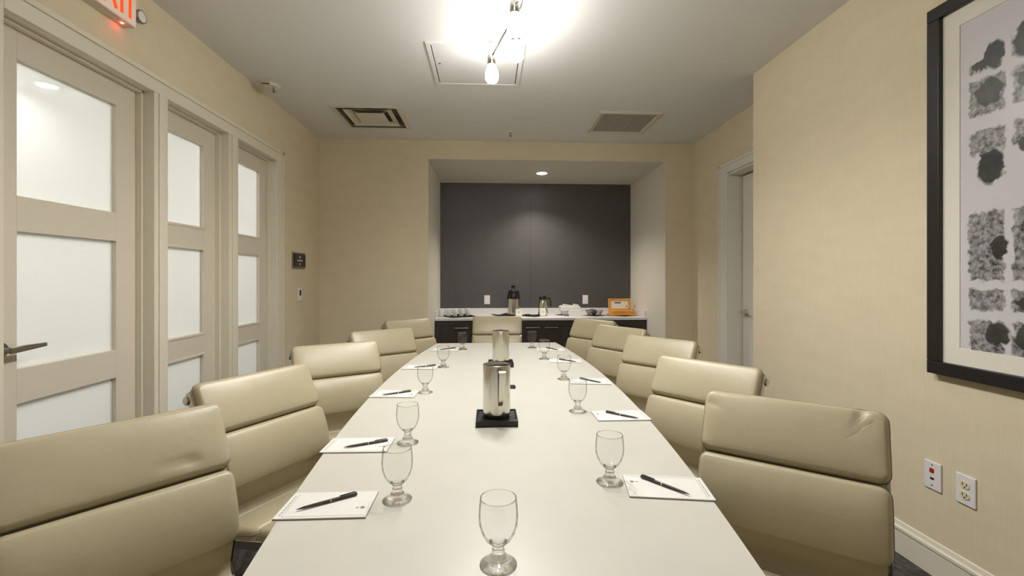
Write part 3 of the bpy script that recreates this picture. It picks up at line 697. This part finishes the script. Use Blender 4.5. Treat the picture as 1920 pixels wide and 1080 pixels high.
b.box(.085, .095, -.0045, -.0036, .035, .062, tl); b.build('print', DINK, ld, smooth=False)

# ------------------------------------------------------------------ table
TZ = .74
tb = empty('conference_table', (.045, 2.13, 0)); tag(tb, 'long boat-shaped white conference table down the middle of the room', 'table')
def tcen(y): return .020 + .0135 * y
def thalf(y): return .545 - .052 * (y - 2.2) ** 2
ys = [.66 + (3.53 - .66) * i / 40 for i in range(41)]
poly = [(tcen(y) + thalf(y) - .045, y - 2.13) for y in ys] + [(tcen(y) - thalf(y) - .045, y - 2.13) for y in reversed(ys)]
MB().prism(poly, TZ - .004, TZ).build('tabletop', TABLE, tb, smooth=False)
poly2 = [(a_, b_) for a_, b_ in poly]
MB().prism(poly2, TZ - .034, TZ - .0042).build('table_edge', TEDGE, tb, smooth=False)
for y_ in (-.85, .85):
    b = MB(); b.prism(rrect(.34, .5, .08), .03, TZ - .0345); o = b.build('pedestal', TEDGE, tb); o.location = (0, y_, 0)
    b = MB(); b.prism(rrect(.42, .6, .1), 0, .03); o = b.build('foot', NICKEL, tb); o.location = (0, y_, 0)

# ------------------------------------------------------------------ chairs
# section of the shell: f = forward of the top edge, z = height; arc-length s from the top edge down and forward
PR = [(-.008, .838), (.046, .735), (.092, .645), (.124, .57), (.140, .50), (.140, .45), (.128, .405), (.118, .370), (.130, .338), (.165, .325), (.22, .33), (.30, .345), (.40, .365), (.50, .38), (.56, .378), (.59, .355)]
def catmull(P, n=10):
    out = []
    for i in range(len(P) - 1):
        a, b_, c_, d_ = [Vector(P[max(0, min(len(P) - 1, i + k))]) for k in (-1, 0, 1, 2)]
        for k in range(n):
            u = k / n; out.append(.5 * (2 * b_ + (c_ - a) * u + (2 * a - 5 * b_ + 4 * c_ - d_) * u * u + (3 * b_ - a - 3 * c_ + d_) * u ** 3))
    out.append(Vector(P[-1])); return out
PC = catmull(PR); SL = [0]
for i in range(1, len(PC)): SL.append(SL[-1] + (PC[i] - PC[i - 1]).length)
STOT = SL[-1]
F0 = .38     # from the top edge forward to the column
def prof(s):
    s_ = max(0, min(STOT - 1e-6, s)); lo, hi = 0, len(SL) - 1
    while hi - lo > 1:
        mid = (lo + hi) // 2
        if SL[mid] <= s_: lo = mid
        else: hi = mid
    u = (s_ - SL[lo]) / (SL[hi] - SL[lo]); p = PC[lo].lerp(PC[hi], u)
    a = PC[max(lo - 3, 0)]; b_ = PC[min(hi + 3, len(PC) - 1)]; t_ = (b_ - a).normalized()
    if s < 0: p = p + t_ * s
    return p, Vector((-t_.y, t_.x)) if False else Vector((-t_[1], t_[0]))
def shell(x, s, h_):
    """x across, s along section, h out of the sitting face -> local chair coordinates (faces -Y)"""
    p, n = prof(s)       # n points forward/up
    if n[0] < 0 and n[1] < 0: n = -n
    f, z = p[0] + n[0] * h_, p[1] + n[1] * h_
    return Vector((x, F0 - f, z))
def pad(s0, s1, w_, th, name, parent, dents=(), crown=.010):
    L_ = s1 - s0; r = .030; N = 8
    levels = [(0, -.012), (.0, .008)] + [(.016 * (1 - math.cos(a)), .008 + (th - .008 - crown) * math.sin(a)) for a in [PI / 2 * k / 6 for k in range(1, 7)]]
    k_in = [.03, .045, .06, .08, .1, .13, .16, .19, .21]
    mind = min(w_, L_) / 2 - .004
    for d_ in (.032, .045, .060, .075, mind):
        if d_ <= mind: levels.append((d_, th - crown))
    vs = []; fs = []
    def outline(d_):
        rr = max(r - d_, .004)
        W, H = w_ - 2 * d_, L_ - 2 * d_
        pts = []
        # many points on the long sides so the pad can bend
        base = rrect(W, max(H, .006), min(rr, max(H, .006) / 2 - .001, W / 2 - .001), 5)
        out = []
        for i in range(len(base)):
            p0, p1 = base[i], base[(i + 1) % len(base)]
            seg = 10 if math.hypot(p1[0] - p0[0], p1[1] - p0[1]) > .03 or i % 6 == 5 else 1
            for k in range(seg): out.append((p0[0] + (p1[0] - p0[0]) * k / seg, p0[1] + (p1[1] - p0[1]) * k / seg))
        return out
    def outl(d_):
        rr = min(max(r - d_, .004), max(L_ - 2 * d_, .006) / 2 - .001)
        base = rrect(w_ - 2 * d_, max(L_ - 2 * d_, .006), rr, 5); out = []
        for i in range(len(base)):
            p0, p1 = base[i], base[(i + 1) % len(base)]
            seg = 44 if i % 6 == 5 else 1
            for k in range(seg): out.append((p0[0] + (p1[0] - p0[0]) * k / seg, p0[1] + (p1[1] - p0[1]) * k / seg))
        return out
    M_ = None
    for (d_, hh) in levels:
        o_ = outl(d_); M_ = len(o_)
        for (x, y) in o_:
            h2 = hh + crown * max(0, min(1, hh / (th - crown))) ** 2 * (1 - (abs(2 * x / w_)) ** 6) * (1 - (abs(2 * y / L_)) ** 2.2)
            for (dx, ds, da, dr) in dents:
                q = ((x - dx) / dr[0]) ** 2 + ((y - ds) / dr[1]) ** 2
                h2 -= da * math.exp(-q)
            vs.append(shell(x, (s0 + s1) / 2 - y, h2))
    for j in range(len(levels) - 1):
        for i in range(M_):
            k = (i + 1) % M_; fs.append((j * M_ + i, j * M_ + k, (j + 1) * M_ + k, (j + 1) * M_ + i))
    fs.append(tuple(range(M_)))
    # close the crown with a strip across the ridge
    top = (len(levels) - 1) * M_
    fs.append(tuple(top + i for i in range(M_)))
    o = MB().add(vs, fs).build(name, LEATH, parent, ang=60)
    pp = [shell(x * 1.002, (s0 + s1) / 2 - y * 1.002, .006) for x, y in outl(.0)]
    MB().tube(pp, .0022, 6, True).build('piping', PIPE, o)
    return o
CW = .505
def make_chair(dents=()):
    r_ = empty('conference_chair', (0, 0, 0))
    pad(.004, .208, CW, .040, 'back_cushion', r_, dents)
    pad(.214, .414, CW, .044, 'back_cushion', r_)
    # thin lower back and seat sling between the rails
    b = MB(); vs = []; fs = []; n = 60; m_ = 2; W2 = CW / 2 - .012
    for j in range(n + 1):
        s_ = .006 + (STOT - .008) * j / n
        for x in (-W2, W2):
            for h_ in (-.010, .002): vs.append(shell(x, s_, h_))
    for j in range(n):
        a = j * 4; c_ = a + 4
        fs += [(a, c_, c_ + 1, a + 1), (a + 2, a + 3, c_ + 3, c_ + 2), (a + 1, c_ + 1, c_ + 3, a + 3), (a, a + 2, c_ + 2, c_)]
    fs += [(0, 1, 3, 2), (n * 4, n * 4 + 2, n * 4 + 3, n * 4 + 1)]
    b.add(vs, fs).build('sling', LEATH, r_, ang=50)
    pad(.575, .775, CW, .036, 'seat_cushion', r_)
    pad(.782, STOT - .004, CW, .036, 'seat_cushion', r_)
    for sx in (-1, 1):
        MB().strap([shell(sx * (CW / 2 - .006), .02 + (STOT - .05) * j / 50, -.026) for j in range(51)], (1, 0, 0), .012, .030).build('side_rail', CHROME, r_, bevel=.002)
    # spreaders: top tube behind the back with round caps, and the seat spreader
    ce = shell(0, .045, -.046)
    b = MB(); b.cyl((-CW / 2 - .004, ce.y, ce.z), (CW / 2 + .004, ce.y, ce.z), .010, n=16)
    for sx in (-1, 1):
        e0 = CW / 2 - .006
        b.lathe([(.010, 0), (.016, .001), (.017, .004), (.017, .010), (.013, .013), (.006, .0135), (.001, .012)], (sx * e0, ce.y, ce.z), 20, 'X', mat=Matrix.Scale(sx, 3, (1, 0, 0)))
        b.strap([(sx * (CW / 2 - .006), ce.y, ce.z), (sx * (CW / 2 - .006), ce.y - .03, ce.z - .008)], (0, 0, 1), .03, .010)
    b.build('top_spreader', CHROME, r_)
    b = MB(); s1 = shell(0, .79, -.040)
    b.strap([(-CW / 2 + .004, 0, s1.z + .01), (-.12, 0, s1.z - .02), (0, 0, s1.z - .03), (.12, 0, s1.z - .02), (CW / 2 - .004, 0, s1.z + .01)], (0, 1, 0), .06, .016)
    b.build('seat_spreader', CHROME, r_, bevel=.003)
    b = MB(); b.lathe([(.028, .10), (.028, .22), (.018, .222), (.018, .30)], n=24); b.build('column', NICKEL, r_)
    for k in range(5):
        a = 2 * PI * k / 5 + .3; d_ = Vector((math.cos(a), math.sin(a), 0)); sd = Vector((-d_.y, d_.x, 0))
        MB().strap([Vector((0, 0, .125)) + d_ * .02, Vector((0, 0, .115)) + d_ * .12, Vector((0, 0, .085)) + d_ * .27], sd, [.05, .04, .026], .022).build('base_arm', CHROME, r_, bevel=.003)
        p_ = d_ * .265
        b = MB(); b.cyl(p_ + Vector((0, 0, .08)), p_ + Vector((0, 0, .05)), .007, n=8)
        for q in (-1, 1): b.cyl(p_ + sd * q * .006 + Vector((0, 0, .026)), p_ + sd * q * .022 + Vector((0, 0, .026)), .0255, n=18)
        b.build('caster', BLACK, r_)
    return r_
def place(ch, A, ang, side, H, label):
    """A = inner top corner of the back, ang = heading, H = top height"""
    a = math.radians(ang); e = Vector((math.cos(a), math.sin(a), 0)); n = Vector((math.sin(a), -math.cos(a), 0))
    Mm = Vector((A[0], A[1], 0)) - e * CW / 2 * side
    ch.location = Mm + n * F0; ch.rotation_euler = (0, 0, a)
    tag(ch, label, 'chair', 'conference chairs around the table')
ch1 = make_chair(dents=((.115, -.055, .007, (.045, .007)), (.15, -.062, .005, (.02, .014))))
ch2 = make_chair()
ch3 = make_chair(dents=((.188, .088, .012, (.010, .020)), (.176, .055, .006, (.006, .035)), (.203, .055, .006, (.006, .030)), (-.225, .05, .003, (.02, .012))))
place(ch1, (-.866, 1.527), 49, 1, .82, 'beige leather chair nearest the camera on the left side, cut by the frame')
place(ch3, (.787, 1.610), -38, -1, .82, 'nearest beige leather chair on the right, with a pinched dent in its top pad')
CHS = [((-.866, 2.215), 61.4, 1, 'second beige leather chair from the camera along the left side'),
       ((-.709, 2.98), 30.3, 1, 'middle beige leather chair of the five on the left side'),
       ((-.618, 3.745), 36.6, 1, 'fourth beige leather chair from the camera on the left side'),
       ((-.603, 4.66), 44.7, 1, 'farthest beige leather chair on the left side, near the back corner'),
       ((-.155, 4.80), -3, -1, 'beige leather chair at the far head of the table'),
       ((.886, 4.573), -55, -1, 'farthest beige leather chair on the right side, beside the counter'),
       ((.958, 3.92), -57, -1, 'fourth beige leather chair from the camera on the right side'),
       ((.995, 3.202), -50, -1, 'middle beige leather chair of the five on the right side'),
       ((.901, 2.353), -52, -1, 'second beige leather chair from the camera along the right side')]
for i, (A, an, sd, lb) in enumerate(CHS):
    place(ch2 if i == 0 else copy_tree(ch2), A, an, sd, .82, lb)

# ------------------------------------------------------------------ things on the table
def make_goblet():
    r_ = empty('water_goblet', (0, 0, 0))
    H = .117
    b = MB(); bowl = [(.006, .036), (.014, .038), (.022, .045), (.029, .057), (.0335, .072), (.0345, .085), (.0335, .102), (.0318, H)]
    inner = [(.0306, H), (.0322, .102), (.0331, .085), (.0320, .072), (.0274, .058), (.020, .047), (.011, .041), (.001, .0395)]
    b.lathe(bowl + inner, n=40, caps=False); b.build('bowl', GBOWL, r_)
    b = MB(); b.lathe([(.001, .0005), (.032, .0005), (.0325, .002), (.031, .0035), (.020, .006), (.014, .011), (.0155, .015), (.0125, .019), (.0095, .022), (.0115, .026), (.0095, .030), (.012, .036), (.016, .0405), (.001, .0405)], n=36, caps=False)
    b.build('stem', GSTEM, r_)
    MB().tube([(.0312 * math.cos(q * PI / 20), .0312 * math.sin(q * PI / 20), H) for q in range(40)], .0009, 6, True).build('rim', GSTEM, r_)
    return r_
gob = make_goblet()
GL = [((.018, .800), 'water goblet alone at the near end of the table'),
      ((-.204, 1.045), 'nearest water goblet on the left side, right of a notepad'),
      ((-.243, 1.405), 'second water goblet from the camera on the left side'),
      ((-.273, 2.015), 'middle water goblet of the five on the left side'),
      ((-.250, 2.585), 'fourth water goblet from the camera on the left side'),
      ((-.178, 3.22), 'farthest water goblet on the left side of the table'),
      ((.297, 1.107), 'nearest water goblet on the right side, left of a notepad'),
      ((.335, 1.70), 'second water goblet from the camera on the right side'),
      ((.374, 2.245), 'middle water goblet of the five on the right side'),
      ((.346, 2.81), 'fourth water goblet from the camera on the right side'),
      ((.314, 3.265), 'farthest water goblet on the right side of the table')]
for i, ((x, y), lb) in enumerate(GL):
    g = gob if i == 0 else copy_tree(gob); g.location = (x, y, TZ); tag(g, lb, 'glass', 'water goblets on the table')
def make_pad():
    r_ = empty('notepad', (0, 0, 0))
    box('backing_board', (-.095, .095, -.058, .058, .0002, .0016), PBACK, r_)
    box('sheets', (-.0945, .0945, -.0575, .0575, .0016, .0040), PAPER, r_)
    b = MB(); b.box(-.080, -.0795, -.050, .050, .0040, .0043)
    for k in range(9): b.box(-.0865, -.0845, -.045 + k * .010, -.039 + k * .010, .0040, .0043)
    b.lathe([(.005, .0040), (.005, .0043), (.001, .0043)], (.078, -.018, 0), 12); b.box(.064, .070, -.02, -.017, .0040, .0043)
    b.box(-.080, .09, -.0503, -.050, .0040, .0043)
    b.build('print', INK, r_, smooth=False)
    return r_
def make_pen():
    r_ = empty('ballpoint_pen', (0, 0, 0))
    MB().lathe([(.0006, -.064), (.0014, -.059), (.0027, -.050), (.0036, -.01), (.0036, .004)], n=14, axis='X').build('barrel', PEN, r_)
    MB().lathe([(.0039, .0040), (.0039, .007)], n=14, axis='X').build('ring', CHROME, r_)
    MB().lathe([(.0037, .007), (.0037, .06), (.0032, .063), (.001, .064)], n=14, axis='X').build('cap', PEN, r_)
    MB().strap([(.061, 0, .0033), (.059, 0, .0055), (.025, 0, .0048)], (0, 1, 0), .003, .001).build('clip', PEN, r_)
    return r_
npd, pen = make_pad(), make_pen()
ORD = ['nearest', 'second', 'middle', 'fourth', 'farthest']
PL = [((-.349, 1.025), 0, (-.352, 1.030), 32), ((-.384, 1.387), -1, (-.361, 1.383), 26), ((-.399, 1.99), -4, (-.390, 1.987), 30), ((-.375, 2.58), -4, (-.352, 2.58), 25), ((-.299, 3.21), -2, (-.281, 3.207), 33)]
PRR = [((.424, 1.07), 171, (.418, 1.070), 128), ((.478, 1.635), 180, (.480, 1.625), 138), ((.488, 2.185), 173, (.491, 2.18), 132), ((.461, 2.73), 172, (.4745, 2.715), 134), ((.44, 3.17), 170, (.446, 3.169), 124)]
k = 0
for side, lst in (('left', PL), ('right', PRR)):
    for i, (pp, pa, qq, qa) in enumerate(lst):
        o = npd if k == 0 else copy_tree(npd); o.location = (*pp, TZ); o.rotation_euler.z = math.radians(pa)
        tag(o, {0: 'white notepad nearest the camera on the %s side of the table', 1: 'second white notepad from the camera on the %s side', 2: 'middle white notepad of the five on the %s side', 3: 'fourth white notepad from the camera on the %s side', 4: 'farthest white notepad on the %s side of the table'}[i] % side, 'notepad', 'notepads on the table')
        o = pen if k == 0 else copy_tree(pen); o.location = (*qq, TZ + .0043 + .0039); o.rotation_euler.z = math.radians(qa)
        tag(o, {0: 'dark pen on the nearest notepad on the %s side', 1: 'dark pen on the second notepad from the camera, %s side', 2: 'dark pen on the middle notepad of the %s side', 3: 'dark pen on the fourth notepad from the camera, %s side', 4: 'dark pen on the farthest notepad on the %s side'}[i] % side, 'pen', 'pens on the notepads')
        k += 1
# drip trays and steel pitchers
def make_tray():
    r_ = empty('drip_tray', (0, 0, 0)); h_ = .071
    b = MB(); b.box(-h_, h_, -h_, h_, .0005, .006)
    for q in ((-h_, h_, -h_, -h_ + .006), (-h_, h_, h_ - .006, h_), (-h_, -h_ + .006, -h_ + .006, h_ - .006), (h_ - .006, h_, -h_ + .006, h_ - .006)): b.box(*q, .006, .022)
    b.build('tray', BLACK, r_, smooth=False, bevel=.001)
    b = MB()
    for j in range(9): b.box(-h_ + .006, h_ - .006, -.056 + j * .014 - .003, -.056 + j * .014 + .003, .012, .018)
    for x_ in (-.045, 0, .045): b.box(x_ - .002, x_ + .002, -h_ + .006, h_ - .006, .010, .0165)
    b.build('grate', BLACK, r_, smooth=False, bevel=.001)
    return r_
def make_pitcher():
    r_ = empty('water_pitcher', (0, 0, 0)); R_ = .0475; H = .180
    b = MB(); b.lathe([(.001, .0), (.042, .0), (R_ - .001, .008), (R_, .014), (R_, H), (R_ - .0015, H + .001), (R_ - .002, H - .002), (R_ - .002, .012), (.001, .006)], n=64, caps=False); b.build('body', STEEL, r_, ang=50)
    # V spout on +Y side
    vs = []
    for dx in (0, -.0018):
        vs += [(-.013, R_ - .0005 + dx, H + .0015), (.013, R_ - .0005 + dx, H + .0015), (0, R_ + .0005 + dx, H - .028), (0, R_ + .016 + dx, H + .003)]
    b = MB().add(vs, [(0, 2, 3), (1, 3, 2), (4, 7, 6), (5, 6, 7), (0, 3, 7, 4), (1, 5, 7, 3), (0, 4, 6, 2), (1, 2, 6, 5)]); b.build('spout', STEEL, r_, smooth=False)
    # half lid (ice guard) on the spout side
    arc = [(R_ * .96 * math.cos(a), R_ * .96 * math.sin(a)) for a in [math.radians(-8 + 196 * k / 24) for k in range(25)]]
    MB().prism(arc, H - .003, H - .001).build('ice_guard', STEEL, r_, smooth=False)
    # strap handle on -Y side
    MB().strap([(0, -R_ + .001, .166), (0, -R_ - .020, .168), (0, -R_ - .030, .164), (0, -R_ - .029, .15), (0, -R_ - .016, .085), (0, -R_ - .004, .052), (0, -R_ + .001, .048)], (1, 0, 0), [.025, .025, .025, .024, .019, .015, .015], .0035).build('handle', STEEL, r_, bevel=.001)
    return r_
tr_ = make_tray(); tr_.location = (.030, 1.603, TZ); tag(tr_, 'square black ribbed drip tray under the nearer pitcher', 'tray', 'drip trays')
t2 = copy_tree(tr_); t2.location = (.073, 2.625, TZ); t2['label'] = 'square black ribbed drip tray under the farther pitcher'
pt = make_pitcher(); pt.location = (.030, 1.603, TZ + .0185); pt.rotation_euler.z = math.radians(14); tag(pt, 'nearer steel water pitcher with its strap handle toward the camera', 'pitcher', 'steel water pitchers')
p2 = copy_tree(pt); p2.location = (.073, 2.625, TZ + .0185); p2.rotation_euler.z = math.radians(180); p2['label'] = 'farther steel water pitcher with its spout toward the camera'
g = empty('table_grommet', (.088, 2.09, TZ)); tag(g, 'small black cable grommet behind the nearer pitcher', 'grommet')
MB().prism(rrect(.075, .055, .012), .0002, .006).build('cover', BLACK, g, bevel=.001)
MB().prism(rrect(.055, .02, .006), .006, .0085).build('flap', NICKEL, g)
